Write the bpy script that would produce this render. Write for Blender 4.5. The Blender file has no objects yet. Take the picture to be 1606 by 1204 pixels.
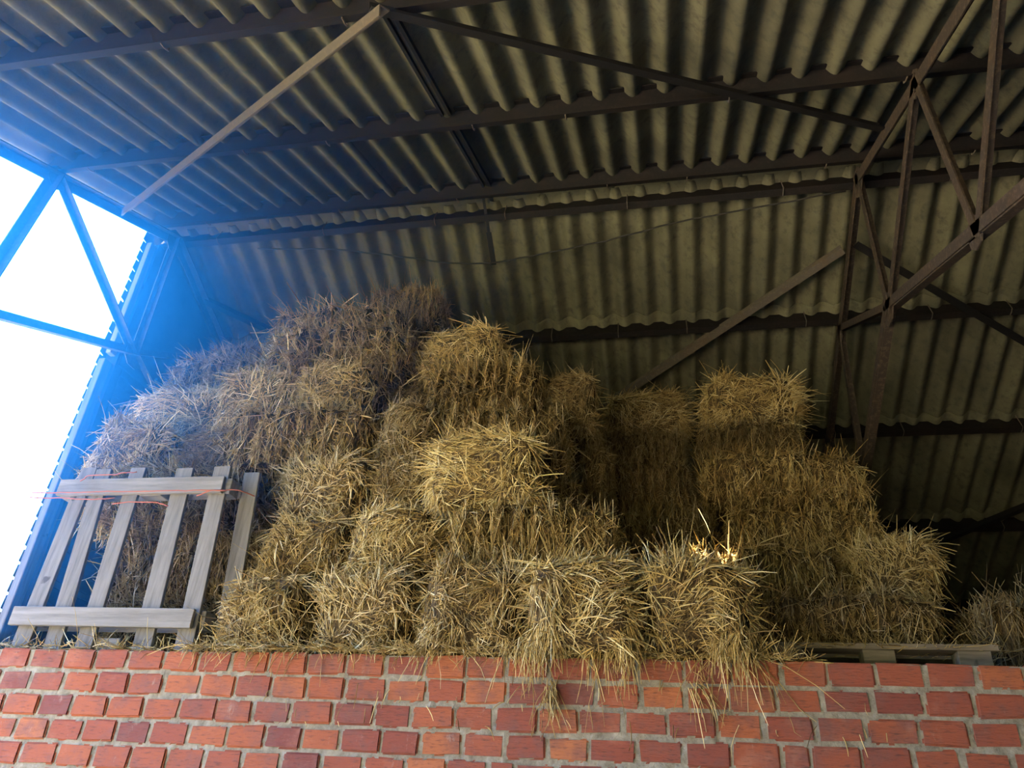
import bpy, bmesh, math, random
import numpy as np
from mathutils import Vector, Matrix, noise

C = bpy.context.scene.collection
SC = bpy.context.scene
rnd = random.Random(7)
CZ = 1.6                      # eye height above the yard
DIRECTION_SUN = Vector((0.30, -0.90, 2.39)).normalized()

# ------------------------------------------------------------------ camera
cam = bpy.data.objects.new('camera', bpy.data.cameras.new('camera'))
C.objects.link(cam)
SC.camera = cam
cam.data.sensor_fit = 'HORIZONTAL'
cam.data.sensor_width = 36.0
cam.data.lens = 1226.98 / 1606 * 36.0
cam.data.clip_start = 0.05
YAW, PITCH, ROLL = 0.215785656, 0.537398713, 0.0638633798
r0 = Vector((math.cos(YAW), math.sin(YAW), 0))
fw = Vector((-math.sin(YAW) * math.cos(PITCH), math.cos(YAW) * math.cos(PITCH), math.sin(PITCH)))
u0 = r0.cross(fw)
rt = r0 * math.cos(ROLL) + u0 * math.sin(ROLL)
up = u0 * math.cos(ROLL) - r0 * math.sin(ROLL)
cam.matrix_world = Matrix(((rt.x, up.x, -fw.x, 0), (rt.y, up.y, -fw.y, 0), (rt.z, up.z, -fw.z, CZ), (0, 0, 0, 1)))

# ------------------------------------------------------------------ sky, sun, exposure
SC.view_settings.view_transform = 'Standard'
SC.view_settings.look = 'None'
SC.view_settings.gamma = 1.0
SC.view_settings.exposure = 1.4
world = bpy.data.worlds.new('world')
SC.world = world
world.use_nodes = True
wt = world.node_tree
wt.nodes.clear()
wo = wt.nodes.new('ShaderNodeOutputWorld')
bg = wt.nodes.new('ShaderNodeBackground')
tc = wt.nodes.new('ShaderNodeTexCoord')
dt = wt.nodes.new('ShaderNodeVectorMath'); dt.operation = 'DOT_PRODUCT'
dt.inputs[1].default_value = (-0.95, 0.30, 0.10)
rp = wt.nodes.new('ShaderNodeValToRGB')
rp.color_ramp.elements[0].position = 0.42; rp.color_ramp.elements[0].color = (0.95, 0.92, 0.85, 1)
rp.color_ramp.elements[1].position = 0.86; rp.color_ramp.elements[1].color = (0.50, 1.05, 2.7, 1)
mp = wt.nodes.new('ShaderNodeMapRange')
mp.inputs['From Min'].default_value = -1; mp.inputs['From Max'].default_value = 1
wt.links.new(tc.outputs['Generated'], dt.inputs[0])
wt.links.new(dt.outputs['Value'], mp.inputs['Value'])
wt.links.new(mp.outputs['Result'], rp.inputs['Fac'])
# dark band added along the horizon to cut low light into the barn
sp = wt.nodes.new('ShaderNodeSeparateXYZ'); wt.links.new(tc.outputs['Generated'], sp.inputs[0])
hz = wt.nodes.new('ShaderNodeMapRange'); hz.interpolation_type = 'SMOOTHSTEP'
hz.inputs['From Min'].default_value = 0.11; hz.inputs['From Max'].default_value = 0.16
wt.links.new(sp.outputs['Z'], hz.inputs['Value'])
mw = wt.nodes.new('ShaderNodeMix'); mw.data_type = 'RGBA'
mw.inputs[6].default_value = (0.035, 0.04, 0.025, 1)
wt.links.new(hz.outputs['Result'], mw.inputs[0]); wt.links.new(rp.outputs['Color'], mw.inputs[7])
wt.links.new(mw.outputs[2], bg.inputs['Color'])
bg.inputs['Strength'].default_value = 3.0
wt.links.new(bg.outputs['Background'], wo.inputs['Surface'])
sun_d = bpy.data.lights.new('sun', 'SUN')
sun_d.energy = 46.0; sun_d.color = (1.0, 0.88, 0.68); sun_d.angle = math.radians(0.55)
sun = bpy.data.objects.new('sun', sun_d); C.objects.link(sun)
sun.rotation_euler = DIRECTION_SUN.to_track_quat('Z', 'Y').to_euler()
sun.location = (4, -5, 14)
SC.cycles.max_bounces = 8
SC.cycles.diffuse_bounces = 5
SC.cycles.glossy_bounces = 2

# ------------------------------------------------------------------ helpers
def nd(t, kind, **kw):
    n = t.nodes.new(kind)
    for k, v in kw.items():
        if k in n.inputs: n.inputs[k].default_value = v
        else: setattr(n, k, v)
    return n

def new_mat(name, rough=0.8):
    m = bpy.data.materials.new(name); m.use_nodes = True
    t = m.node_tree; b = t.nodes['Principled BSDF']
    b.inputs['Roughness'].default_value = rough
    b.inputs['Specular IOR Level'].default_value = 0.25
    return m, t, b

def ramp(t, stops, fac):
    r = t.nodes.new('ShaderNodeValToRGB')
    e = r.color_ramp.elements
    e[0].position, e[0].color = stops[0][0], (*stops[0][1], 1)
    e[1].position, e[1].color = stops[-1][0], (*stops[-1][1], 1)
    for p, c in stops[1:-1]:
        x = e.new(p); x.color = (*c, 1)
    t.links.new(fac, r.inputs['Fac'])
    return r.outputs['Color']

def mixc(t, a, b, fac, mode='MIX'):
    n = t.nodes.new('ShaderNodeMix'); n.data_type = 'RGBA'; n.blend_type = mode
    for sock, v in ((n.inputs['Factor'], fac), (n.inputs['A'], a), (n.inputs['B'], b)):
        pass
    ins = [n.inputs[0], n.inputs[6], n.inputs[7]]
    for s, v in zip(ins, (fac, a, b)):
        if hasattr(v, 'links'): t.links.new(v, s)
        elif isinstance(v, tuple): s.default_value = (*v, 1)
        else: s.default_value = v
    return n.outputs[2]

def tex_noise(t, scale, detail=4, rough=0.6, vec=None, stretch=None, coord='Object'):
    tc = nd(t, 'ShaderNodeTexCoord')
    v = tc.outputs[coord]
    if stretch:
        mpn = nd(t, 'ShaderNodeMapping'); mpn.inputs['Scale'].default_value = stretch
        t.links.new(v, mpn.inputs['Vector']); v = mpn.outputs['Vector']
    n = nd(t, 'ShaderNodeTexNoise', Scale=scale, Detail=detail, Roughness=rough)
    t.links.new(v, n.inputs['Vector'])
    return n.outputs['Fac']

def bump(t, b, height, strength=0.4, dist=0.01):
    n = nd(t, 'ShaderNodeBump', Strength=strength, Distance=dist)
    t.links.new(height, n.inputs['Height']); t.links.new(n.outputs['Normal'], b.inputs['Normal'])

def link(name, me, mat, parent=None):
    o = bpy.data.objects.new(name, me); C.objects.link(o)
    if mat is not None:
        for m in (mat if isinstance(mat, (list, tuple)) else [mat]): me.materials.append(m)
    if parent is not None: o.parent = parent
    return o

def tag(o, label, cat, group=None):
    o['label'] = label; o['category'] = cat
    if group: o['group'] = group
    return o

def empty(name, loc=(0, 0, 0)):
    o = bpy.data.objects.new(name, None); C.objects.link(o); o.location = loc
    o.empty_display_size = 0.1
    return o

class MB:
    """collects solid pieces and builds ONE mesh"""
    def __init__(s): s.v = []; s.f = []
    def add(s, vs, fs):
        o = len(s.v); s.v += [tuple(v) for v in vs]; s.f += [tuple(i + o for i in f) for f in fs]
    def box(s, lo, hi):
        x0, y0, z0 = lo; x1, y1, z1 = hi
        s.add([(x0,y0,z0),(x1,y0,z0),(x1,y1,z0),(x0,y1,z0),(x0,y0,z1),(x1,y0,z1),(x1,y1,z1),(x0,y1,z1)],
              [(3,2,1,0),(4,5,6,7),(0,1,5,4),(1,2,6,5),(2,3,7,6),(3,0,4,7)])
    def prism(s, prof, a, b, xdir, ydir):
        """closed 2-D profile swept from a to b; xdir/ydir are the profile axes"""
        a, b, xd, yd = map(Vector, (a, b, xdir, ydir)); n = len(prof)
        vs = [a + xd * p[0] + yd * p[1] for p in prof] + [b + xd * p[0] + yd * p[1] for p in prof]
        fs = [(i, (i + 1) % n, (i + 1) % n + n, i + n) for i in range(n)]
        fs += [tuple(range(n))[::-1], tuple(range(n, 2 * n))]
        s.add(vs, fs)
    def angle_bar(s, a, b, side, legs=(0.06, 0.06), t=0.008):
        """an L steel bar from a to b; side = direction of the flat leg"""
        a, b = Vector(a), Vector(b); d = (b - a).normalized(); sd = Vector(side)
        sd = (sd - d * sd.dot(d)).normalized(); o = d.cross(sd)
        w, h = legs
        s.prism([(0, 0), (w, 0), (w, t), (t, t), (t, h), (0, h)], a, b, sd, o)
    def flat_bar(s, a, b, side, w, t):
        a, b = Vector(a), Vector(b); d = (b - a).normalized(); sd = Vector(side)
        sd = (sd - d * sd.dot(d)).normalized(); o = d.cross(sd)
        s.prism([(-w/2, -t/2), (w/2, -t/2), (w/2, t/2), (-w/2, t/2)], a, b, sd, o)
    def tube(s, pts, r, n=6):
        pts = [Vector(p) for p in pts]; rings = []
        for i, p in enumerate(pts):
            d = (pts[min(i+1, len(pts)-1)] - pts[max(i-1, 0)]).normalized()
            e = d.orthogonal().normalized() if i == 0 else (e - d * e.dot(d)).normalized()
            g = d.cross(e)
            rings.append([p + (e * math.cos(k*2*math.pi/n) + g * math.sin(k*2*math.pi/n)) * r for k in range(n)])
        vs = [v for rg in rings for v in rg]; fs = []
        for i in range(len(pts) - 1):
            for k in range(n):
                fs.append((i*n+k, i*n+(k+1) % n, (i+1)*n+(k+1) % n, (i+1)*n+k))
        fs += [tuple(range(n))[::-1], tuple(range((len(pts)-1)*n, len(pts)*n))]
        s.add(vs, fs)
    def build(s, name, mat, parent=None, bevel=0, smooth=False):
        me = bpy.data.meshes.new(name); me.from_pydata(s.v, [], s.f)
        bm = bmesh.new(); bm.from_mesh(me); bmesh.ops.recalc_face_normals(bm, faces=bm.faces)
        if bevel: bmesh.ops.bevel(bm, geom=bm.edges[:], offset=bevel, segments=1, affect='EDGES', clamp_overlap=True)
        bm.to_mesh(me); bm.free()
        if smooth: me.polygons.foreach_set('use_smooth', [True] * len(me.polygons))
        return link(name, me, mat, parent)

# ------------------------------------------------------------------ materials
# corrugated fibre cement, olive grey with lichen, stains and cracks
m_cem, t, b = new_mat('cement_sheet', 0.9)
n1 = tex_noise(t, 1.6, 6, 0.65); n2 = tex_noise(t, 14, 6, 0.7); n3 = tex_noise(t, 70, 3, 0.6)
c1 = ramp(t, [(0.3, (0.066, 0.062, 0.041)), (0.52, (0.118, 0.110, 0.068)), (0.72, (0.172, 0.160, 0.094))], n1)
c2 = mixc(t, c1, (0.045, 0.043, 0.035), ramp(t, [(0.50, (0, 0, 0)), (0.72, (0.75, 0.75, 0.75))], n2))
t.links.new(c2, b.inputs['Base Color']); bump(t, b, n3, 0.35, 0.004)

# dark painted steel with dust and rust
def steel(name, dark, dust, rust):
    m, t, b = new_mat(name, 0.65)
    n1 = tex_noise(t, 5, 5, 0.65); n2 = tex_noise(t, 40, 4, 0.65)
    c = mixc(t, dark, rust, ramp(t, [(0.48, (0, 0, 0)), (0.66, (0.7, 0.7, 0.7))], n1))
    c = mixc(t, c, dust, ramp(t, [(0.50, (0, 0, 0)), (0.75, (0.6, 0.6, 0.6))], n2))
    t.links.new(c, b.inputs['Base Color']); bump(t, b, n2, 0.2, 0.003)
    return m
m_purlin = steel('purlin_steel', (0.011, 0.0095, 0.0095), (0.026, 0.022, 0.019), (0.018, 0.012, 0.010))
m_truss = steel('truss_steel', (0.045, 0.034, 0.027), (0.16, 0.12, 0.08), (0.07, 0.045, 0.03))
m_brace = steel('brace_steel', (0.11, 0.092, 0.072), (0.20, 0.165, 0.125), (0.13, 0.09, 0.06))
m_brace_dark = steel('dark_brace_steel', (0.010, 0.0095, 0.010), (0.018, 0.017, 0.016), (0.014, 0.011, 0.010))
m_cable = steel('cable_cover', (0.03, 0.028, 0.026), (0.05, 0.045, 0.04), (0.04, 0.03, 0.02))

# weathered wood
def wood(name, lo, mid, hi, stretch):
    m, t, b = new_mat(name, 0.85)
    n1 = tex_noise(t, 3.0, 8, 0.7, stretch=stretch); n2 = tex_noise(t, 2.2, 4, 0.6)
    n3 = tex_noise(t, 9, 3, 0.5)
    c = ramp(t, [(0.30, lo), (0.5, mid), (0.7, hi)], n1)
    c = mixc(t, c, (lo[0]*0.6, lo[1]*0.6, lo[2]*0.6), ramp(t, [(0.55, (0, 0, 0)), (0.8, (0.7, 0.7, 0.7))], n2))
    c = mixc(t, c, (0.05, 0.04, 0.03), ramp(t, [(0.70, (0, 0, 0)), (0.74, (0.8, 0.8, 0.8))], n3))
    t.links.new(c, b.inputs['Base Color']); bump(t, b, n1, 0.5, 0.004)
    return m
m_wood_up = wood('grey_upright_wood', (0.12, 0.11, 0.095), (0.20, 0.185, 0.162), (0.27, 0.252, 0.225), (14, 14, 0.9))
m_wood_x = wood('grey_rail_wood', (0.15, 0.135, 0.118), (0.24, 0.222, 0.195), (0.32, 0.298, 0.265), (0.9, 14, 14))
m_wood_low = wood('brown_pallet_wood', (0.15, 0.125, 0.095), (0.28, 0.235, 0.18), (0.40, 0.34, 0.26), (0.9, 14, 14))
m_post = wood('post_wood', (0.07, 0.067, 0.063), (0.13, 0.125, 0.12), (0.18, 0.175, 0.165), (14, 14, 0.9))

m_twine, t, b = new_mat('orange_twine', 0.7)
b.inputs['Base Color'].default_value = (0.42, 0.13, 0.075, 1)

# clay brick and mortar
m_brick, t, b = new_mat('clay_brick', 0.75)
at = nd(t, 'ShaderNodeAttribute', attribute_name='tint')
n1 = tex_noise(t, 9, 6, 0.65); n2 = tex_noise(t, 60, 4, 0.6, stretch=(0.4, 1, 2.2)); n3 = tex_noise(t, 3.5, 5, 0.7)
c = ramp(t, [(0.0, (0.20, 0.058, 0.042)), (0.35, (0.285, 0.078, 0.044)), (0.7, (0.36, 0.106, 0.046)), (1.0, (0.43, 0.150, 0.060))], at.outputs['Fac'])
c = mixc(t, c, (0.19, 0.085, 0.068), ramp(t, [(0.46, (0, 0, 0)), (0.68, (0.85, 0.85, 0.85))], n1))
c = mixc(t, c, (0.55, 0.27, 0.18), ramp(t, [(0.56, (0, 0, 0)), (0.8, (0.5, 0.5, 0.5))], n3))
c = mixc(t, c, (0.10, 0.045, 0.036), ramp(t, [(0.55, (0, 0, 0)), (0.72, (0.8, 0.8, 0.8))], n2))
c = mixc(t, c, (0.46, 0.36, 0.28), ramp(t, [(0.63, (0, 0, 0)), (0.80, (0.7, 0.7, 0.7))], tex_noise(t, 16, 6, 0.75, stretch=(1, 1, 0.5))))
t.links.new(c, b.inputs['Base Color']); bump(t, b, n2, 0.8, 0.006)
m_mortar, t, b = new_mat('mortar', 0.95)
n1 = tex_noise(t, 25, 6, 0.7); n2 = tex_noise(t, 90, 4, 0.7)
t.links.new(ramp(t, [(0.3, (0.17, 0.15, 0.11)), (0.55, (0.32, 0.29, 0.22)), (0.75, (0.43, 0.395, 0.31))], n1), b.inputs['Base Color'])
bump(t, b, n2, 0.8, 0.006)

# straw
m_straw, t, b = new_mat('straw', 0.6)
b.inputs['Specular IOR Level'].default_value = 0.35
at = nd(t, 'ShaderNodeAttribute', attribute_name='tint')
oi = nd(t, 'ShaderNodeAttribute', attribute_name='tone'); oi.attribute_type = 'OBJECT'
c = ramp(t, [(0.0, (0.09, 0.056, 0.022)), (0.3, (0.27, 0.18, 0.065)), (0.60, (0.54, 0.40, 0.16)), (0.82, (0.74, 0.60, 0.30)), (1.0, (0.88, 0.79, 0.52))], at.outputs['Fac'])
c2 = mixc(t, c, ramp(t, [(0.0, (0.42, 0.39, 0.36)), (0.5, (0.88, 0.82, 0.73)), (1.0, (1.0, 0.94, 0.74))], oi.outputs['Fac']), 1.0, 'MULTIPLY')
t.links.new(c2, b.inputs['Base Color'])
m_core, t, b = new_mat('straw_core', 0.95)  # dark core colour paints shade into the creases between stalks
n1 = tex_noise(t, 110, 4, 0.7, stretch=(1, 1, 0.22)); n2 = tex_noise(t, 12, 4, 0.6)
c = ramp(t, [(0.38, (0.03, 0.019, 0.009)), (0.55, (0.12, 0.08, 0.032)), (0.7, (0.30, 0.21, 0.085))], n1)
t.links.new(c, b.inputs['Base Color']); bump(t, b, n1, 0.8, 0.01)

m_ground, t, b = new_mat('yard_gravel', 0.95)
n1 = tex_noise(t, 1.2, 8, 0.65)
t.links.new(ramp(t, [(0.3, (0.26, 0.215, 0.145)), (0.7, (0.42, 0.36, 0.255))], n1), b.inputs['Base Color'])
m_dark_ground, t, b = new_mat('dark_ground', 0.95)  # dark colour for the added outer ground, kept low to bounce little light
n1 = tex_noise(t, 2.0, 8, 0.65)
t.links.new(ramp(t, [(0.3, (0.03, 0.045, 0.015)), (0.7, (0.07, 0.09, 0.03))], n1), b.inputs['Base Color'])
m_board, t, b = new_mat('loft_boards', 0.9)
n1 = tex_noise(t, 4, 6, 0.65, stretch=(1, 8, 1))
t.links.new(ramp(t, [(0.3, (0.08, 0.06, 0.04)), (0.7, (0.18, 0.14, 0.10))], n1), b.inputs['Base Color'])
m_clad, t, b = new_mat('dark_sheet_metal', 0.6)
n1 = tex_noise(t, 2.5, 6, 0.65)
t.links.new(ramp(t, [(0.35, (0.035, 0.035, 0.037)), (0.7, (0.10, 0.095, 0.09))], n1), b.inputs['Base Color'])

# ------------------------------------------------------------------ setting
XL, XR = -4.06, 6.9
RY, RZ, TS = 4.30, CZ + 4.36, 0.4216          # ridge, slope
COS = 1 / math.sqrt(1 + TS * TS); SIN = TS * COS
def roof(y, off=0.0):                          # a point 'off' below the sheets, measured square to them
    return RZ - TS * abs(y - RY) - off / COS

def corrugated(name, side, rows, hole=None):
    """overlapping wavy sheets, one row between two purlins, six waves wide"""
    pitch, amp, waves = 0.1857, 0.036, 6
    vs, fs = [], []
    rg = random.Random(side + 5)
    sw = pitch * waves
    x_left = XL - 0.11
    nsheet = int(math.ceil((XR - x_left) / sw))
    for ri, (ya, yb) in enumerate(rows):       # ya nearer the ridge
        for k in range(nsheet):
            xa = x_left + k * sw; xb = min(xa + sw + 0.05, XR)
            nx = max(2, int((xb - xa) / pitch * 14)); ny = max(2, int(abs(yb - ya) / 0.045)) if hole else 7
            dz0 = rg.uniform(-0.006, 0.004); dy = rg.uniform(-0.018, 0.018); tw = rg.uniform(-0.006, 0.006)
            base = len(vs)
            for j in range(ny + 1):
                f = j / ny
                y = ya + (yb - ya) * f + dy
                lift = -0.013 + 0.013 * f       # head of each sheet tucks under the row above it
                for i in range(nx + 1):
                    x = xa + (xb - xa) * i / nx
                    w = amp * math.cos((x - XL) / pitch * 2 * math.pi) + lift + dz0 + tw * (i / nx - 0.5) + (0.006 if i == nx else 0)
                    h = w - amp
                    vs.append((x, y + (SIN * h if side > 0 else -SIN * h), roof(y) + h * COS + amp))
            for j in range(ny):
                for i in range(nx):
                    q = (base + j*(nx+1)+i, base + j*(nx+1)+i+1, base + (j+1)*(nx+1)+i+1, base + (j+1)*(nx+1)+i)
                    if hole:
                        cx = sum(vs[a][0] for a in q) / 4; cy = sum(vs[a][1] for a in q) / 4
                        if any(abs(cx - hx) < hw and abs(cy - hy) < hl for hx, hy, hw, hl in hole): continue
                    fs.append(q if side > 0 else q[::-1])
    me = bpy.data.meshes.new(name); me.from_pydata(vs, [], fs)
    me.polygons.foreach_set('use_smooth', [True] * len(fs))
    o = link(name, me, m_cem)
    md = o.modifiers.new('thickness', 'SOLIDIFY'); md.thickness = 0.006; md.offset = 1
    o['kind'] = 'structure'
    return o

EAVE = -3.5
P_NEAR = [4.09, 3.08, 2.015, 0.95]
P_FAR = [4.41, 5.457, 6.546, 7.656, 8.75, 9.85]
HOLES = [(0.40, 3.17, 0.13, 0.055), (0.62, 3.19, 0.04, 0.03)]   # chipped sheet behind a purlin
corrugated('ceiling', -1, [(RY - 0.05, 2.95), (3.16, 1.88), (2.09, 0.82), (1.03, -0.25), (-0.04, -1.32), (-1.11, -2.4), (-2.2, EAVE)], HOLES)
corrugated('ceiling_far', 1, [(RY + 0.05, 5.59), (5.38, 6.68), (6.47, 7.79), (7.58, 8.88), (8.67, 10.1)])

def structure(o):
    o['kind'] = 'structure'; return o

mb = MB(); mb.box((-12, -6.8, -0.3), (14, 16, 0.0)); structure(mb.build('floor_yard', m_ground))
mb = MB(); mb.box((-70, -70, -0.4), (70, 70, -0.03)); structure(mb.build('added_dark_field', m_dark_ground))  # unseen dark ground added to cut light bounced onto the far slope
mb = MB(); mb.box((XL, 3.33, CZ + 0.50), (XR, 10.0, CZ + 0.642)); structure(mb.build('floor', m_board))
mb = MB(); mb.box((XL, 10.0, 0.0), (XR, 10.15, CZ + 1.95)); structure(mb.build('wall_back', m_clad))
mb = MB()
mb.add([(XR, EAVE, 0), (XR, 10.1, 0), (XR, 10.1, roof(10.1) + .05), (XR, RY, RZ + .05), (XR, EAVE, roof(EAVE) + .05),
        (XR + .1, EAVE, 0), (XR + .1, 10.1, 0), (XR + .1, 10.1, roof(10.1) + .05), (XR + .1, RY, RZ + .05), (XR + .1, EAVE, roof(EAVE) + .05)],
       [(0, 1, 2, 3, 4), (9, 8, 7, 6, 5), (0, 5, 6, 1), (1, 6, 7, 2), (2, 7, 8, 3), (3, 8, 9, 4), (4, 9, 5, 0)])
structure(mb.build('wall_right', m_clad))

mb = MB(); mb.box((-0.4, EAVE, 0), (XR, EAVE + 0.1, roof(EAVE) + 0.02)); structure(mb.build('added_wall_front_right', m_clad))  # unseen wall added to keep front light off the right side

# brick wall under the loft
def brick_wall():
    y0, top = 3.05, CZ + 0.640
    ph, pw, jt = 0.0915, 0.160, 0.0105
    rg = random.Random(3)
    bm = bmesh.new(); tl = bm.verts.layers.float.new('tint')
    course = 0; z1 = top
    while z1 > 0.05 and course < 24:
        z0 = z1 - (ph - jt)
        x = -4.3 + (0.5 * pw if course % 2 else 0) + rg.uniform(-0.02, 0.02)
        while x < XR:
            w = pw + rg.uniform(-0.010, 0.012)
            if rg.random() < 0.03: w *= 0.62
            xa, xb = x + jt / 2, x + w - jt / 2
            tv = min(1, max(0, rg.gauss(0.45, 0.22)))
            j = lambda s=0.0042: rg.uniform(-s, s)
            yy = y0 + rg.uniform(-0.003, 0.004)
            r = bmesh.ops.create_cube(bm, size=1)
            for v in r['verts']:
                v.co = Vector(((xa + xb) / 2 + v.co.x * (xb - xa) + j(), yy + 0.06 + v.co.y * 0.12 + j(0.0015), (z0 + z1) / 2 + v.co.z * (z1 - z0) + j()))
                v[tl] = tv
            x += w
        course += 1; z1 -= ph
    bmesh.ops.bevel(bm, geom=bm.edges[:], offset=0.0065, segments=2, affect='EDGES', clamp_overlap=True)
    me = bpy.data.meshes.new('wall_front'); bm.to_mesh(me); bm.free()
    o = structure(link('wall_front', me, m_brick))
    # mortar bed, slightly recessed and uneven
    bm = bmesh.new()
    bmesh.ops.create_grid(bm, x_segments=500, y_segments=110, size=0.5)
    for v in bm.verts:
        X = -4.35 + (v.co.x + .5) * (XR + 4.35); Z = 0.0 + (v.co.y + .5) * (top - 0.004)
        n = noise.noise(Vector((X * 30, 0, Z * 30))) * 0.005 + noise.noise(Vector((X * 7, 3, Z * 7))) * 0.003
        v.co = Vector((X, y0 + 0.0075 + n, Z))
    mm = bpy.data.meshes.new('mortar_bed'); bm.to_mesh(mm); bm.free()
    mo = link('mortar_bed', mm, m_mortar, o)
    mb = MB(); mb.box((-4.35, y0 + 0.02, 0), (XR, 3.33, top - 0.003)); mb.build('wall_core', m_mortar, o)
brick_wall()

# gable end beyond the ridge: dark lapped sheeting
def gable_sheet():
    vs, fs = [], []
    y0, y1 = RY - 0.10, 10.0
    nz = 560; za = CZ + 0.2; zb = RZ + 0.05
    ys = [y0] + [y0 + 0.05] + [y0 + (y1 - y0) * k / 14 for k in range(1, 15)]
    for j in range(nz + 1):
        z = za + (zb - za) * j / nz
        for k, y in enumerate(ys):
            zc = min(z, roof(y) + 0.03)
            if k == 0 and (z % 0.1) < 0.016: y += 0.042           # gaps where the narrow sheets meet at the edge
            vs.append((XL - (0.010 * (1 - (z % 0.1) / 0.1)), y, zc))
    n = len(ys)
    for j in range(nz):
        for k in range(n - 1):
            fs.append((j*n+k, j*n+k+1, (j+1)*n+k+1, (j+1)*n+k))
    me = bpy.data.meshes.new('wall_left'); me.from_pydata(vs, [], fs)
    o = structure(link('wall_left', me, m_clad))
    md = o.modifiers.new('thickness', 'SOLIDIFY'); md.thickness = 0.004; md.offset = 0
gable_sheet()

# ------------------------------------------------------------------ roof steel
NTH = ['first', 'second', 'third', 'fourth', 'fifth', 'sixth']
def make_purlin(y, side, label):
    """a channel standing square to the sheets, with hook bolts"""
    z = roof(y)
    n = Vector((0, -side * SIN, -COS)) if False else Vector((0, SIN * (1 if side < 0 else -1), -COS))
    s = Vector((0, COS, SIN)) if side < 0 else Vector((0, COS, -SIN))
    o = empty('purlin', (0, y, z)); tag(o, label, 'roof beam', 'purlins under the roof sheets')
    h, w, th = 0.128, 0.055, 0.007
    mb = MB()
    a = Vector((XL + 0.02, 0, 0)); b_ = Vector((XR - 0.02, 0, 0))
    top = 0.004
    sg = 1 if side > 0 else -1
    prof = [(0, top), (0, h), (sg*w, h), (sg*w, h - th), (sg*th, h - th), (sg*th, top + th), (sg*w, top + th), (sg*w, top)]
    mb.prism(prof, a, b_, s, n)
    mb.build('channel', m_purlin, o)
    x = XL + 0.35 + (y * 7.3 % 0.4)
    hm = None
    while x < 3.3:
        if hm is None:
            hb = MB()
            pts = [s * (-sg * 0.012) + n * q for q in (-0.02, 0.06, h + 0.008)]
            pts += [s * (sg * 0.02) + n * (h + 0.012), s * (sg * 0.05) + n * (h + 0.004)]
            hb.tube(pts, 0.0042, 5); hm = hb.build('hook_bolt', m_brace, o)
            q = hm
        else:
            q = hm.copy(); C.objects.link(q)
        q.location = (x, 0, 0)
        x += rnd.choice((0.93, 1.114, 0.56))
    return o
for i, y in enumerate(P_NEAR):
    where = 'nearest the ridge' if i == 0 else NTH[i] + ' from the ridge'
    make_purlin(y, -1, 'long dark steel purlin under the near slope, ' + where)
for i, y in enumerate(P_FAR):
    where = 'nearest the ridge' if i == 0 else NTH[i] + ' from the ridge'
    make_purlin(y, 1, 'long dark steel purlin under the far slope, ' + where)

# ridge caps between the two ridge purlins
def ridge_caps():
    x = -4.0; k = 0; w = 0.93
    seg = []
    while x < 4.0:
        seg.append(x); x += w
    for k, x in enumerate(seg):
        vs, fs = [], []
        nx, na = 16, 8
        for i in range(nx + 1):
            xx = x + (w + 0.02) * i / nx
            for j in range(na + 1):
                u = j / na * 2 - 1
                yy = RY + u * 0.20
                zz = RZ - TS * 0.20 - 0.055 + 0.10 * math.sqrt(max(0, 1 - (u * 0.93) ** 2)) + (0.008 if i == 0 else 0)
                if abs(u) > 0.9: zz += 0.012 * math.cos((xx - XL) / 0.1857 * 2 * math.pi)
                vs.append((xx, yy, zz))
        for i in range(nx):
            for j in range(na):
                a = i * (na + 1) + j
                fs.append((a, a + 1, a + na + 2, a + na + 1))
        me = bpy.data.meshes.new('ridge_cap'); me.from_pydata(vs, [], fs)
        me.polygons.foreach_set('use_smooth', [True] * len(fs))
        o = link('ridge_cap', me, m_cem)
        md = o.modifiers.new('thickness', 'SOLIDIFY'); md.thickness = 0.008; md.offset = 0
        tag(o, 'grey cement ridge cap piece, ' + (NTH + ['seventh', 'eighth', 'ninth', 'tenth'])[k] + ' from the open gable',
            'ridge cap', 'ridge cap pieces')
ridge_caps()

# lattice trusses
def make_truss(x, heavy=1.0):
    o = empty('roof_truss', (x, RY, RZ))
    zt = -0.165; zb = -1.325
    top = lambda y: Vector((0, y - RY, zt - TS * abs(y - RY)))
    bot = lambda y: Vector((0, y - RY, zb - TS * abs(y - RY)))
    X = Vector((1, 0, 0))
    def bar(name, a, b, legs, flip=1, dx=0.0):
        mb = MB(); off = Vector((dx, 0, 0))
        mb.angle_bar(Vector(a) + off, Vector(b) + off, X * flip, legs)
        return mb.build(name, m_truss, o)
    bar('top_chord', top(0.2), top(RY), (0.062, 0.075)); bar('top_chord', top(RY), top(9.95), (0.062, 0.075))
    bar('bottom_chord', bot(0.2), bot(RY), (0.06, -0.06)); bar('bottom_chord', bot(RY), bot(9.9), (0.06, -0.06))
    T = [0.98, 2.06, 3.106]; B = [0.45, 1.72, 2.985]
    L = (0.05, 0.05); LH = (0.05 * heavy, 0.05 * heavy)
    bar('web_strut', top(RY), bot(RY), L)
    for s in (-1, 1):
        f = (lambda y: y) if s < 0 else (lambda y: 2 * RY - y)
        bar('web_strut', top(f(3.106)), bot(RY), L, 1)
        nodes = [(3.106, 2.985), (2.06, 2.985), (2.06, 1.72), (0.98, 1.72), (0.98, 0.45)]
        for a, b in nodes: bar('web_strut', top(f(a)), bot(f(b)), LH if (a, b) == (3.106, 2.985) else L, 1)
        for a in T: gp(o, top(f(a)) + Vector((0.012, 0, -0.03)), 0.15)
        for b in B: gp(o, bot(f(b)) + Vector((0.012, 0, 0.02)), 0.15)
    gp(o, top(RY) + Vector((0.012, 0, -0.06)), 0.2); gp(o, bot(RY) + Vector((0.012, 0, 0)), 0.2)
    return o
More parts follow.
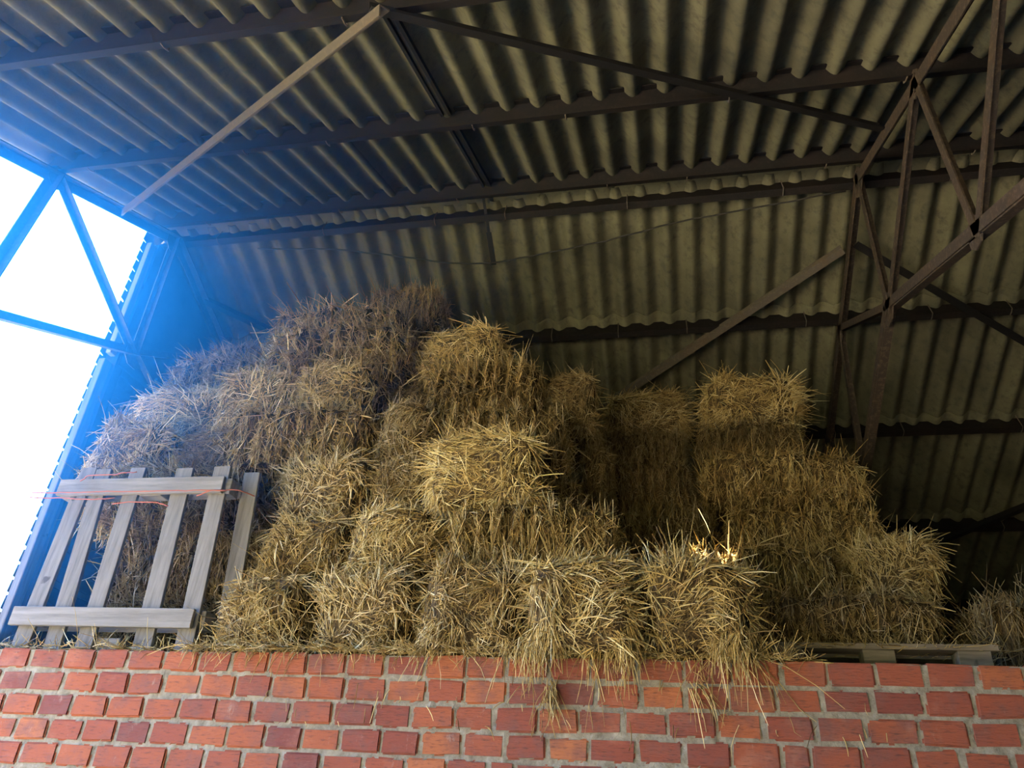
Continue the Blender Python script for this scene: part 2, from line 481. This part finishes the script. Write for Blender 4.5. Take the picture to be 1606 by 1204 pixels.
def gp(parent, c, s):
    mb = MB(); r = s / 2
    prof = [(-r, -r*.5), (-r*.45, -r), (r*.45, -r), (r, -r*.5), (r, r*.45), (r*.5, r), (-r*.5, r), (-r, r*.45)]
    mb.prism(prof, c - Vector((0.004, 0, 0)), c + Vector((0.004, 0, 0)), (0, 1, 0), (0, 0, 1))
    mb.build('gusset_plate', m_truss, parent)
def copy_tree(o, parent=None):
    c = o.copy(); C.objects.link(c); c.parent = parent
    for ch in [q for q in bpy.data.objects if q.parent == o]: copy_tree(ch, c)
    return c
tr = make_truss(1.42); tag(tr, 'rusty brown steel lattice truss crossing the barn on the right', 'roof truss', 'lattice roof trusses')
t2 = make_truss(-3.86, 1.3); tag(t2, 'steel lattice truss dark against the sky in the open gable on the left', 'roof truss', 'lattice roof trusses')

# wind braces, sag bars
def brace(name, a, b, w, t, mat, label, cat, side=(0, 0.3, 1), group=None):
    a = Vector((a[0], a[1], a[2] + CZ)); b = Vector((b[0], b[1], b[2] + CZ))
    mid = (a + b) / 2
    mb = MB(); mb.angle_bar(a - mid, b - mid, side, (w, w), t)
    o = mb.build(name, mat); o.location = mid
    return tag(o, label, cat, group)
G = 'diagonal wind braces'
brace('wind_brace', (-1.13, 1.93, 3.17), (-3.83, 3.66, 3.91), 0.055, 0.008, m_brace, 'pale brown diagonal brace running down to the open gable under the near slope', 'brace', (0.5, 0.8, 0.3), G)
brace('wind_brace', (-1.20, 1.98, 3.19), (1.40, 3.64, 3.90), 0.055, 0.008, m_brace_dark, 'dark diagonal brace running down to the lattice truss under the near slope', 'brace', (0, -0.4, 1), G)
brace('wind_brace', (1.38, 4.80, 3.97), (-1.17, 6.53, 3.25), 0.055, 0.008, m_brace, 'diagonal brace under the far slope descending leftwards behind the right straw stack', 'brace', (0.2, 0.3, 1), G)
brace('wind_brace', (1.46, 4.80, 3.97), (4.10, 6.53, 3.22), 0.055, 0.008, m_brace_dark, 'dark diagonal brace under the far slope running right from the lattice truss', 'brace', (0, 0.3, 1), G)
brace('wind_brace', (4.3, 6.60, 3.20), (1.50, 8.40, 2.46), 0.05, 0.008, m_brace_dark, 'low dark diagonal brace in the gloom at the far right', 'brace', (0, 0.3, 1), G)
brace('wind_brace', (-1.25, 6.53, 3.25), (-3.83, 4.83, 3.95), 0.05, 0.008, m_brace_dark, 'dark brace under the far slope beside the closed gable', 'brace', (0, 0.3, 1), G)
for (ya, yb, dn) in ((2.05, 3.05, 'between second and third near purlins'), (3.12, 4.07, 'next to the ridge purlin')):
    mb = MB()
    for dx in (-0.028, 0.02):
        a = Vector((dx, ya, roof(ya, 0.045))); b_ = Vector((dx, yb, roof(yb, 0.045))); mid = Vector((0, (ya + yb) / 2, roof((ya + yb) / 2, 0.045)))
        mb.flat_bar(a - mid, b_ - mid, (1, 0, 0), 0.018, 0.03)
    o = mb.build('sag_bar', m_purlin); o.location = mid + Vector((-1.175, 0, 0))
    tag(o, 'double steel sag bar in mid bay, ' + dn, 'bar')

# hanger strap and cable on the far slope
mb = MB(); mb.flat_bar((0, 0.10, -0.02), (0, 0.34, -0.15), (1, 0, 0), 0.04, 0.006)
mb.flat_bar((0, -0.14, 0.11), (0, 0.10, -0.02), (1, 0, 0), 0.022, 0.006)
o = mb.build('hanger_strap', m_purlin); o.location = (-1.25, 4.40, CZ + 4.165)
tag(o, 'short steel strap hanging below the ridge with the cable tied to it', 'strap')
cab = [(-3.2, 4.47, 4.15), (-2.53, 4.50, 4.105), (-2.0, 4.60, 4.06), (-1.6, 4.68, 4.015), (-1.28, 4.70, 4.0), (-0.95, 4.68, 4.02), (-0.34, 4.60, 4.05), (0.2, 4.50, 4.09), (0.66, 4.45, 4.105), (1.36, 4.36, 4.12)]
cp = []
for i in range(len(cab) - 1):
    for k in range(4):
        f = k / 4; p = [cab[i][q] * (1 - f) + cab[i+1][q] * f for q in range(3)]
        cp.append((p[0], p[1], p[2] + CZ + 0.004 * math.sin(p[0] * 23)))
cp.append((cab[-1][0], cab[-1][1], cab[-1][2] + CZ))
mb = MB(); mb.tube(cp, 0.007, 6); o = mb.build('cable', m_cable, smooth=True)
tag(o, 'thin dark cable slung under the ridge between strap and truss', 'cable')

# gable post and girts
po = empty('gable_post', (XL + 0.05, RY - 0.06, CZ + 0.64))
mb = MB(); mb.box((-0.02, -0.065, 0.0), (0.035, 0.02, 2.30)); mb.build('lower_board', m_post, po, 0.004)
mb = MB(); mb.box((0.00, -0.05, 2.36), (0.045, 0.015, 3.42)); mb.build('upper_board', m_wood_up, po, 0.004)
mb = MB(); mb.box((-0.045, 0.02, 0.0), (0.06, 0.10, 3.45)); mb.build('steel_upright', m_purlin, po)
tag(po, 'weathered post at the edge of the open gable, under the ridge', 'post')
for i, (z, w) in enumerate(((0.62, 'lowest, behind the upright pallet'), (1.45, 'middle, just above the upright pallet'), (2.35, 'topmost, under the gable truss'))):
    mb = MB(); mb.box((-0.03, -0.05, -0.05), (0.06, 3.4 if i < 2 else 2.4, 0.05))
    o = mb.build('gable_rail', m_purlin, None, 0.004); o.location = (XL + 0.06, RY + 0.03, CZ + 0.645 + z)
    tag(o, 'dark rail across the closed half of the gable, ' + w, 'rail', 'gable rails')

# ------------------------------------------------------------------ straw
def strand_arrays(P, D, Lg, W, grav, curl, rs, nseg=3):
    """bent three-sided stalks; P roots, D start directions"""
    n = len(P)
    pts = [P]; d = D.copy()
    for i in range(nseg):
        pts.append(pts[-1] + d * (Lg / nseg)[:, None])
        d = d + rs.normal(0, 1, (n, 3)) * curl[:, None] + np.array([0, 0, -1.0]) * grav[:, None]
        kink = rs.random(n) < 0.13
        d[kink] += rs.normal(0, 0.55, (kink.sum(), 3))
        d /= np.linalg.norm(d, axis=1)[:, None]
    a = np.cross(D, rs.normal(0, 1, (n, 3))); a /= np.linalg.norm(a, axis=1)[:, None]
    c = np.cross(D, a)
    rings = []
    for i, p in enumerate(pts):
        tp = 1.0 if i < nseg else 0.6
        for k in range(3):
            an = k * 2 * math.pi / 3
            rings.append(p + (a * math.cos(an) + c * math.sin(an)) * (W * 0.5 * tp)[:, None])
    V = np.stack(rings, 1).reshape(-1, 3)
    per = 3 * (nseg + 1)
    q = np.array([[i*3+k, i*3+(k+1) % 3, (i+1)*3+(k+1) % 3, (i+1)*3+k] for i in range(nseg) for k in range(3)])
    F = (np.arange(n)[:, None, None] * per + q[None]).reshape(-1, 4)
    return V, F, per

def np_mesh(name, V, F, tint=None, mi=None, smooth=True):
    me = bpy.data.meshes.new(name)
    me.vertices.add(len(V)); me.vertices.foreach_set('co', np.asarray(V, np.float32).ravel())
    me.loops.add(F.size); me.loops.foreach_set('vertex_index', F.ravel().astype(np.int32))
    me.polygons.add(len(F)); me.polygons.foreach_set('loop_start', np.arange(0, F.size, 4, dtype=np.int32))
    if mi is not None: me.polygons.foreach_set('material_index', mi.astype(np.int32))
    me.polygons.foreach_set('use_smooth', np.full(len(F), smooth))
    if tint is not None:
        at = me.attributes.new('tint', 'FLOAT', 'POINT'); at.data.foreach_set('value', np.asarray(tint, np.float32))
    me.update(); me.validate()
    return me

BL, BW, BH = 0.92, 0.46, 0.36
def bale_mesh(seed, nst=14500):
    rs = np.random.default_rng(seed); rg = random.Random(seed)
    bm = bmesh.new(); bmesh.ops.create_cube(bm, size=2)
    bmesh.ops.subdivide_edges(bm, edges=bm.edges[:], cuts=27, use_grid_fill=True)
    r = 0.075; hx, hy, hz = BL/2 - 0.028, BW/2 - 0.024, BH/2 - 0.014
    cuts = [-hx]
    while cuts[-1] < hx: cuts.append(cuts[-1] + rg.uniform(0.06, 0.115))
    depth = [rg.uniform(-0.012, 0.012) for _ in cuts]
    for v in bm.verts:
        p = Vector((v.co.x * hx, v.co.y * hy, v.co.z * hz))
        q = Vector((max(-hx+r, min(hx-r, p.x)), max(-hy+r, min(hy-r, p.y)), max(-hz+r, min(hz-r, p.z))))
        d = p - q; n = d.normalized() if d.length > 1e-6 else Vector((0, 0, 0))
        if d.length > 1e-6: p = q + n * r
        k = max(i for i, c in enumerate(cuts) if c <= p.x + 1e-6)
        c0, c1 = cuts[k], cuts[min(k+1, len(cuts)-1)]
        fr = (p.x - c0) / max(1e-4, c1 - c0)
        gap = max(0, 1 - min(fr, 1 - fr) / 0.28) ** 1.4
        lat = math.sqrt(n.y**2 + n.z**2)
        dn = (depth[k] - 0.056 * gap) * lat
        dn += noise.noise(p * 5 + Vector((seed * 9.1, 0, 0))) * 0.030 + noise.noise(p * 17 + Vector((0, seed * 3.3, 0))) * 0.010
        v.co = p + n * dn + Vector((0, 0, BH / 2))
    bm.normal_update()
    bm.verts.ensure_lookup_table(); bm.faces.ensure_lookup_table()
    V0 = np.array([v.co[:] for v in bm.verts]); F0 = np.array([[v.index for v in f.verts] for f in bm.faces])
    N0 = np.array([f.normal[:] for f in bm.faces]); A0 = np.array([f.calc_area() for f in bm.faces])
    bm.free()
    wgt = A0 * np.where(N0[:, 2] < -0.6, 0.35, 1.0)
    fi = rs.choice(len(F0), nst, p=wgt / wgt.sum())
    u = rs.random((nst, 2)); q = V0[F0[fi]]
    P = (q[:, 0]*(1-u[:, :1])+q[:, 1]*u[:, :1])*(1-u[:, 1:]) + (q[:, 3]*(1-u[:, :1])+q[:, 2]*u[:, :1])*u[:, 1:]
    N = N0[fi]
    side = np.abs(N[:, 1]) > 0.6; endf = np.abs(N[:, 0]) > 0.6; topf = np.abs(N[:, 2]) > 0.6
    # few stalks bridge the creases between the pressed wads
    ca = np.array(cuts + [hx]); kk = np.clip(np.searchsorted(ca, P[:, 0]) - 1, 0, len(ca) - 2)
    fr = (P[:, 0] - ca[kk]) / np.maximum(1e-4, ca[kk + 1] - ca[kk])
    keep = ~((np.minimum(fr, 1 - fr) < 0.25) & (np.abs(N[:, 0]) < 0.6) & (rs.random(nst) < 0.88))
    P, N = P[keep], N[keep]; nst = len(P)
    side = np.abs(N[:, 1]) > 0.6; endf = np.abs(N[:, 0]) > 0.6; topf = np.abs(N[:, 2]) > 0.6
    T = rs.normal(0, 1, (nst, 3))
    lay = rs.random(nst) < np.where(side, 0.86, 0.70)
    m = side & lay; T[m] = np.stack([rs.normal(0, .22, m.sum()), rs.normal(0, .25, m.sum()), rs.choice([-1, 1], m.sum(), p=[.84, .16]) * np.ones(m.sum())], 1)
    m = topf & lay; T[m] = np.stack([rs.normal(0, .35, m.sum()), rs.choice([-1, 1], m.sum()) * np.ones(m.sum()), rs.normal(0, .25, m.sum())], 1)
    # swirling patches on the ends
    m = endf & lay
    ang = np.array([noise.noise(Vector((p[1] * 5, p[2] * 5, seed * 2.7))) * 5 for p in P[m]]) + rs.normal(0, .35, m.sum())
    T[m] = np.stack([rs.normal(0, .2, m.sum()), np.cos(ang), np.sin(ang)], 1)
    T -= N * (T * N).sum(1)[:, None]; T /= np.linalg.norm(T, axis=1)[:, None] + 1e-9
    lift = np.abs(rs.normal(0.06, 0.17, nst)); wild = rs.random(nst) < 0.03; lift[wild] = rs.uniform(0.4, 1.0, wild.sum())
    D = T * np.cos(lift)[:, None] + N * np.sin(lift)[:, None]
    Lg = np.clip(rs.lognormal(math.log(0.066), 0.48, nst), 0.025, 0.24); Lg[wild] *= 0.75
    W = np.clip(rs.lognormal(math.log(0.0034), 0.36, nst), 0.0017, 0.0070)
    V, F, per = strand_arrays(P - N * 0.004 , D, Lg, W, rs.uniform(0.02, 0.17, nst), rs.uniform(0.015, 0.085, nst), rs)
    patch = np.array([noise.noise(Vector(p) * 6 + Vector((seed, 5, 1))) for p in P])
    tint = np.clip(0.60 + 0.24 * patch + rs.normal(0, 0.25, nst), 0, 1)
    VV = np.concatenate([V0, V]); FF = np.concatenate([F0, F + len(V0)])
    tt = np.concatenate([np.full(len(V0), 0.2), np.repeat(tint, per)])
    mi = np.concatenate([np.zeros(len(F0)), np.ones(len(F))])
    me = np_mesh('straw_bale', VV, FF, tt, mi)
    me.materials.append(m_core); me.materials.append(m_straw)
    return me
VAR = [bale_mesh(s) for s in range(1, 8)]

# x0, x1, front face y, top z (above the eye), lying L(ong side out) / E(nd out), depth, label
LEFT = 'bales of the tall left stack'; RIGHT = 'bales of the right stack'
BALES = [
 (-1.95, -1.53, 3.10, 1.005, 'E', .88, LEFT, 'leftmost bottom bale on the brick wall, right beside the upright pallet'),
 (-1.50, -1.04, 3.07, 1.005, 'E', .88, LEFT, 'straw bale on the brick wall, second from the left in the bottom row'),
 (-1.02, -0.57, 3.01, 1.005, 'E', .88, LEFT, 'straw bale on the brick wall, third from the left in the bottom row'),
 (-0.55, -0.13, 2.88, 1.005, 'E', .90, LEFT, 'pale straw bale jutting over the wall edge with a golden left corner'),
 (-0.125, 0.31, 2.93, 1.005, 'E', .90, LEFT, 'pale straw bale jutting over the wall edge, right end of the bottom row'),
 (-1.95, -1.48, 3.32, 1.365, 'E', .88, LEFT, 'straw bale in the second row, leftmost, close to the upright pallet'),
 (-1.46, -1.01, 3.23, 1.365, 'E', .88, LEFT, 'golden streaked bale in the second row, between two duller bales'),
 (-1.00, -0.20, 3.22, 1.365, 'L', .50, LEFT, 'straw bale with upright dark grooves, right end of the second row'),
 (-1.98, -1.47, 3.42, 1.725, 'E', .88, LEFT, 'straw bale in the third row with a dark hollow, above the pallet side'),
 (-1.46, -1.12, 3.42, 1.725, 'E', .88, LEFT, 'dull straw bale in the third row, left of the bright golden bale'),
 (-1.11, -0.58, 3.24, 1.725, 'E', .52, LEFT, 'bright golden bale jutting out in the middle of the left stack'),
 (-1.09, -0.41, 3.79, 1.725, 'L', .46, LEFT, 'shaded straw bale tucked behind the bright golden bale'),
 (-2.44, -1.53, 3.48, 2.085, 'L', .56, LEFT, 'long straw bale in the fourth row, left of centre, level top'),
 (-1.51, -1.20, 3.50, 2.085, 'E', .88, LEFT, 'narrow dull straw bale in the fourth row, in the middle of the stack'),
 (-1.19, -0.49, 3.60, 2.085, 'L', .50, LEFT, 'straw bale with drooping stalks, just above the bright golden bale'),
 (-2.63, -2.13, 3.64, 2.445, 'E', .88, LEFT, 'straw bale end in the fifth row, left of the pair below the long bale'),
 (-2.11, -1.64, 3.60, 2.445, 'E', .88, LEFT, 'straw bale end in the fifth row, right of the pair below the long bale'),
 (-1.63, -1.38, 3.92, 2.445, 'E', .80, LEFT, 'dark recessed straw bale in the shadow gap of the fifth row'),
 (-1.37, -0.65, 3.69, 2.445, 'L', .60, LEFT, 'grooved straw bale in the fifth row, right shoulder of the left stack'),
 (-2.45, -1.49, 3.69, 2.805, 'L', .80, LEFT, 'long straw bale in the sixth row, second below the peak'),
 (-1.45, -0.91, 3.83, 2.805, 'E', .70, LEFT, 'straw bale on the right shoulder, its top open against the dark roof'),
 (-2.65, -1.60, 3.95, 3.165, 'L', .80, LEFT, 'long straw bale just below the peak of the left stack'),
 (-2.07, -1.51, 4.30, 3.525, 'L', .42, LEFT, 'topmost bale, at the peak of the left stack under the ridge'),
 (-3.33, -2.84, 3.57, 2.085, 'E', .80, LEFT, 'leftmost straw bale, poking out above the upright pallet'),
 (-2.82, -2.46, 3.72, 2.085, 'E', .80, LEFT, 'dark hollow straw bale above the pallet, second from the left'),
 (-3.37, -2.66, 3.85, 2.445, 'E', .70, LEFT, 'greyish straw bale on the left flank, one step above the leftmost bale'),
 (-3.32, -2.66, 3.98, 2.805, 'L', .70, LEFT, 'greyish straw bale on the left flank, two steps above the leftmost bale'),
 (-3.36, -2.67, 4.37, 3.165, 'L', .46, LEFT, 'shaded straw bale far back on the left flank beside the closed gable'),
 (-3.20, -2.25, 3.44, 1.725, 'L', .70, LEFT, 'straw bale behind the top of the upright pallet'),
 (-2.92, -2.02, 3.50, 1.365, 'L', .60, LEFT, 'straw bale seen through the slats behind the middle of the upright pallet'),
 (-2.92, -2.02, 3.48, 1.005, 'L', .60, LEFT, 'straw bale seen through the slats behind the foot of the upright pallet'),
 (-0.64, -0.36, 3.88, 2.445, 'E', .70, LEFT, 'dark shaded straw bale behind the right shoulder of the left stack'),
 (-0.48, -0.30, 4.12, 2.085, 'E', .70, LEFT, 'dark shaded straw bale in the gap between the two stacks'),
 (0.40, 1.25, 3.77, 1.125, 'L', .60, RIGHT, 'bottom straw bale of the right stack, lying on the flat pallet'),
 (-0.62, 0.38, 4.12, 1.125, 'L', .80, RIGHT, 'low straw bale in the dark, behind the jutting bottom row'),
 (0.06, 0.91, 4.06, 1.485, 'L', .90, RIGHT, 'wide straw bale in the second row of the right stack, left one of two'),
 (0.92, 1.33, 4.02, 1.485, 'E', .90, RIGHT, 'straw bale end in the second row, right corner of the right stack'),
 (-0.67, 0.05, 4.11, 1.485, 'L', .90, RIGHT, 'dark straw bale with the small orange sun patch'),
 (0.33, 1.25, 4.50, 1.845, 'L', .60, RIGHT, 'straw bale in the third row of the right stack, right one of two'),
 (-0.55, 0.31, 4.51, 1.845, 'L', .60, RIGHT, 'dark straw bale in the third row of the right stack, left one of two'),
 (0.22, 1.20, 4.48, 2.205, 'L', .66, RIGHT, 'long yellowish bale in the fourth row of the right stack, beside the truss leg'),
 (-0.54, 0.20, 4.54, 2.205, 'L', .60, RIGHT, 'dark straw bale in the fourth row of the right stack, left one of two'),
 (0.21, 0.94, 4.78, 2.565, 'L', .56, RIGHT, 'dark straw bale right under the single top bale of the right stack'),
 (-0.51, 0.19, 4.86, 2.565, 'L', .50, RIGHT, 'dark straw bale in the fifth row of the right stack, left one of two'),
 (0.29, 0.94, 4.83, 2.925, 'E', .50, RIGHT, 'single bushy bale on top of the right stack'),
 (-0.40, 0.17, 4.96, 2.925, 'E', .46, RIGHT, 'shaded top bale of the right stack, left of the bushy one'),
 (1.30, 2.05, 3.66, 1.06, 'L', .60, None, 'separate dark straw bale at the far right behind the flat pallet'),
]
TONE = {12: .7, 15: .75, 16: .75, 19: .75, 20: .7, 21: .75, 22: .7, 23: .7, 25: .7, 26: .65, 3: .95, 4: .95, 10: 1.0, 6: .8, 7: .7, 9: .25, 11: .25, 13: .3, 17: .1, 31: .15, 32: .1, 34: .1, 37: .2, 39: .15, 41: .1, 42: .1, 43: .1, 45: .4, 46: .1, 24: .15, 27: .25, 36: .7, 40: .7, 44: .7}  # straw age plus painted shade: recessed and far bales dark, jutting ones pale
proto = {}
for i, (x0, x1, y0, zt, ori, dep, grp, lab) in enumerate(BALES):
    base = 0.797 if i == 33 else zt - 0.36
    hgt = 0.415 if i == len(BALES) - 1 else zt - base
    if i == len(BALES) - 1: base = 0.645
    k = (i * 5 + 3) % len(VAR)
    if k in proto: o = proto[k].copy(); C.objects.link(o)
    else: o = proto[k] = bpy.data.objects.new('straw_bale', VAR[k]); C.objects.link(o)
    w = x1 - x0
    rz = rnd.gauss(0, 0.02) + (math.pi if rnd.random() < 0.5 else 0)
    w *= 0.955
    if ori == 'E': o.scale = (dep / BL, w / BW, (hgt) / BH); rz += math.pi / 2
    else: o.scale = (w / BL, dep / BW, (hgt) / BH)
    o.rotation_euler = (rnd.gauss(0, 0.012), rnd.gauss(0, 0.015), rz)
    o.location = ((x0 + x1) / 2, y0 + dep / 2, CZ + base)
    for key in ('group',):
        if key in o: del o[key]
    o['tone'] = TONE.get(i, rnd.uniform(0.35, 0.70))   # straw age, with the shade of recessed bales painted in
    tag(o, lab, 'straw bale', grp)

# loose straw on the ledge and hanging over the bricks
def loose():
    rs = np.random.default_rng(11)
    PP, DD, LL, GG = [], [], [], []
    def put(n, xa, xb, ya, yb, za, zb, d, ds, l, g):
        PP.append(np.stack([rs.uniform(xa, xb, n), rs.uniform(ya, yb, n), rs.uniform(za, zb, n)], 1))
        dd = np.array(d)[None] + rs.normal(0, ds, (n, 3)); DD.append(dd / np.linalg.norm(dd, axis=1)[:, None])
        LL.append(np.clip(rs.lognormal(math.log(l), .45, n), .02, .34)); GG.append(np.full(n, g))
    T = 0.648
    put(420, -3.0, -2.0, 3.05, 3.3, T, T + .01, (0, 0, 0), 1, .07, .1)
    put(900, -2.0, 0.42, 3.035, 3.12, T, T + .02, (0, -.5, .0), .8, .08, .25)
    put(420, -2.0, 0.40, 3.03, 3.06, T - .002, T + .006, (0, -.5, -.4), .5, .07, .5)
    put(80, -0.64, -0.46, 2.98, 3.04, T, T + .06, (0, -.1, -1), .4, .10, .4)
    put(80, -0.33, -0.12, 2.98, 3.04, T, T + .06, (0, -.1, -1), .3, .10, .4)
    put(70, 0.15, 0.30, 2.97, 3.04, T, T + .06, (0, -.1, -1), .4, .12, .4)
    put(60, -0.47, -0.42, 3.03, 3.045, .47, .56, (.1, -.15, -1), .4, .07, .5)
    put(30, 0.05, 0.14, 3.03, 3.045, .50, .60, (.3, -.15, -1), .4, .09, .5)
    put(60, -1.6, 0.7, 3.028, 3.044, .38, .62, (0, -.15, -1), .5, .05, .4)
    put(500, 0.38, 1.3, 3.40, 3.80, .772, .785, (0, -.3, 0), .9, .08, .15)
    put(160, 0.30, 0.50, 3.04, 3.2, T, T + .01, (0, -.3, 0), .9, .06, .2)
    P = np.concatenate(PP); D = np.concatenate(DD); L = np.concatenate(LL); g = np.concatenate(GG); n = len(P)
    # nothing pierces the ledge: starts heading down behind the face are turned level
    on_top = (P[:, 1] > 3.05) & (D[:, 2] < 0.02); D[on_top, 2] = 0.02; D /= np.linalg.norm(D, axis=1)[:, None]
    g[P[:, 1] > 3.05] = 0.02
    P[:, 2] += CZ
    V, F, per = strand_arrays(P, D, L, rs.uniform(.0018, .004, n), g, np.full(n, .12), rs)
    front = (V[:, 2] < CZ + 0.640) & (V[:, 1] > 3.046) & (V[:, 1] < 3.35); V[front, 1] = 3.044 - rs.random(front.sum()) * 0.004
    me = np_mesh('loose_straw', V, F, np.repeat(np.clip(rs.normal(.62, .22, n), 0, 1), per)); me.materials.append(m_straw)
    o = bpy.data.objects.new('loose_straw', me); C.objects.link(o); o['kind'] = 'stuff'; o['tone'] = 0.9
    tag(o, 'loose straw scattered on the wall ledge and hanging over the bricks', 'straw')
loose()

# ------------------------------------------------------------------ pallets
def upright_pallet():
    o = empty('pallet', (-2.5, 3.16, CZ + 0.642)); tag(o, 'grey weathered wooden pallet standing upright on the brick wall at the left', 'pallet')
    # slats lean back to the left as they rise: (x at foot, x at head, width)
    sl = [(-2.905, -2.90, .088), (-2.735, -2.815, .086), (-2.575, -2.615, .084), (-2.285, -2.353, .092), (-2.080, -2.145, .088)]
    H = .925
    for k, (xa, xb, w) in enumerate(sl):
        mb = MB(); y = 0.018 + 0.003 * (k % 2)
        top = H + (0.01, -.0, .0, -.008, -.006)[k]
        mb.prism([(-w/2, 0), (w/2, 0), (w/2, .020), (-w/2, .020)], (xa + 2.5, y, 0), (xb + 2.5, y + 0.03, top), (1, 0, 0), (0, 1, 0))
        mb.build('slat', m_wood_up, o, 0.002)
    for (xa, xb, z, h, nm) in ((-2.985, -2.06, .118, .085, 0), (-3.015, -2.10, .768, .085, 1)):
        mb = MB(); mb.prism([(0, 0), (h, 0), (h, .021), (0, .021)], (xa + 2.5, -.006 + nm * .024, z + .004), (xb + 2.5, -.006 + nm * .024, z - .002), (0, 0, 1), (0, 1, 0))
        mb.build('cross_rail', m_wood_x, o, 0.002)
    # stringer blocks and the rear deck
    for (x, z) in ((-2.90, .125), (-2.48, .0), (-2.09, .125), (-2.95, .77), (-2.5, .77), (-2.13, .77)):
        mb = MB(); mb.box((x + 2.5 - .06, .045, z), (x + 2.5 + .06, .125, z + .08)); mb.build('block', m_wood_x, o, 0.003)
    for (xa, xb) in ((-1.965, -2.035), (-2.36, -2.42)):
        mb = MB(); w = .085
        mb.prism([(-w/2, 0), (w/2, 0), (w/2, .02), (-w/2, .02)], (xa + 2.5, .128, 0.01), (xb + 2.5, .142, H), (1, 0, 0), (0, 1, 0))
        mb.build('slat', m_wood_up, o, 0.002)
    for z in (.125, .775):
        mb = MB(); mb.box((-.46, .126, z), (.46 if z < .5 else .44, .1275, z + .07)); mb.build('back_rail', m_wood_x, o)
upright_pallet()

def twine():
    zz = CZ + .642
    runs = [
      [(-3.10, 3.12, .76), (-2.95, 3.138, .765), (-2.6, 3.140, .765), (-2.3, 3.139, .762), (-2.13, 3.139, .758), (-2.06, 3.16, .765)],
      [(-3.10, 3.12, .735), (-2.96, 3.145, .740), (-2.75, 3.146, .728), (-2.66, 3.17, .745)],
      [(-2.88, 3.160, .835), (-2.84, 3.150, .862), (-2.70, 3.146, .858), (-2.64, 3.148, .868), (-2.58, 3.165, .88)],
      [(-2.66, 3.17, .712), (-2.58, 3.172, .722), (-2.42, 3.176, .718), (-2.36, 3.178, .70)],
      [(-2.20, 3.150, .735), (-2.13, 3.138, .76), (-2.02, 3.20, .785), (-1.97, 3.27, .78)],
      [(-2.62, 3.22, .60), (-2.58, 3.21, .53)]]
    mb = MB()
    for r in runs:
        pts = []
        for i in range(len(r) - 1):
            for k in range(4):
                f = k / 4; pts.append(tuple(r[i][q]*(1-f)+r[i+1][q]*f + (rnd.uniform(-.002, .002)) for q in range(3)))
        pts.append(r[-1]); mb.tube([(p[0], p[1], p[2] + zz) for p in pts], 0.0032, 5)
    o = mb.build('baling_twine', m_twine, smooth=True); tag(o, 'orange baling twine wound round the top rail of the upright pallet', 'twine')
twine()

def flat_pallet():
    o = empty('pallet', (0.80, 3.42, CZ + 0.645)); tag(o, 'brown wooden pallet lying flat on the wall under the right stack', 'pallet')
    for y in (0.0, .165, .33, .50, .67, .84):
        mb = MB(); mb.box((-.45, y, .100), (.45, y + .10, .119)); mb.build('deck_board', m_wood_low, o, 0.002)
    for x in (-.40, -.05, .30):
        for y in (0.005, .42, .85):
            mb = MB(); mb.box((x, y, .022), (x + .12, y + .085, .0995)); mb.build('block', m_wood_low, o, 0.002)
    o.scale.z = 1.25
    for y in (0.0, .42, .845):
        mb = MB(); mb.box((-.44, y, .001), (.44, y + .09, .0215)); mb.build('runner', m_wood_low, o, 0.002)
flat_pallet()

# ------------------------------------------------------------------ bluish volume added to imitate lens glare by the gable
def veil():
    mb = MB(); x0, x1 = XL + 0.15, 0.6
    ys = [1.3, 3.0, RY, 7.2]
    prof = [(0.9, CZ + 0.66), (9.0, CZ + 0.66), (9.0, roof(9.0) - 0.06), (RY, RZ - 0.06), (0.9, roof(0.9) - 0.06)]
    mb.add([(x0, p[0], p[1]) for p in prof] + [(x1, p[0], p[1]) for p in prof],
           [(0, 1, 2, 3, 4), (9, 8, 7, 6, 5)] + [(i, (i + 1) % 5, (i + 1) % 5 + 5, i + 5) for i in range(5)])
    m = bpy.data.materials.new('glare_volume'); m.use_nodes = True; t = m.node_tree
    t.nodes.clear()
    out = t.nodes.new('ShaderNodeOutputMaterial'); v = t.nodes.new('ShaderNodeVolumeScatter')
    v.inputs['Color'].default_value = (0.10, 0.68, 1.0, 1); v.inputs['Anisotropy'].default_value = 0.5
    tcn = t.nodes.new('ShaderNodeTexCoord'); ds = t.nodes.new('ShaderNodeVectorMath'); ds.operation = 'DISTANCE'
    ds.inputs[1].default_value = (-4.0, 2.3, CZ + 3.9)
    t.links.new(tcn.outputs['Object'], ds.inputs[0])
    mr = t.nodes.new('ShaderNodeMapRange'); mr.interpolation_type = 'SMOOTHSTEP'
    mr.inputs['From Min'].default_value = 0.3; mr.inputs['From Max'].default_value = 4.2
    mr.inputs['To Min'].default_value = VEIL; mr.inputs['To Max'].default_value = 0.0
    t.links.new(ds.outputs['Value'], mr.inputs['Value']); t.links.new(mr.outputs['Result'], v.inputs['Density'])
    va = t.nodes.new('ShaderNodeVolumeAbsorption'); va.inputs['Color'].default_value = (0.18, 0.84, 1.0, 1)
    t.links.new(mr.outputs['Result'], va.inputs['Density']); ad = t.nodes.new('ShaderNodeAddShader')
    t.links.new(v.outputs['Volume'], ad.inputs[0]); t.links.new(va.outputs['Volume'], ad.inputs[1])
    t.links.new(ad.outputs['Shader'], out.inputs['Volume'])
    o = mb.build('glare_veil', m); o['kind'] = 'stuff'
    tag(o, 'added bluish lens-glare haze hanging inside the open gable end', 'veil')
VEIL = 0.32
veil()
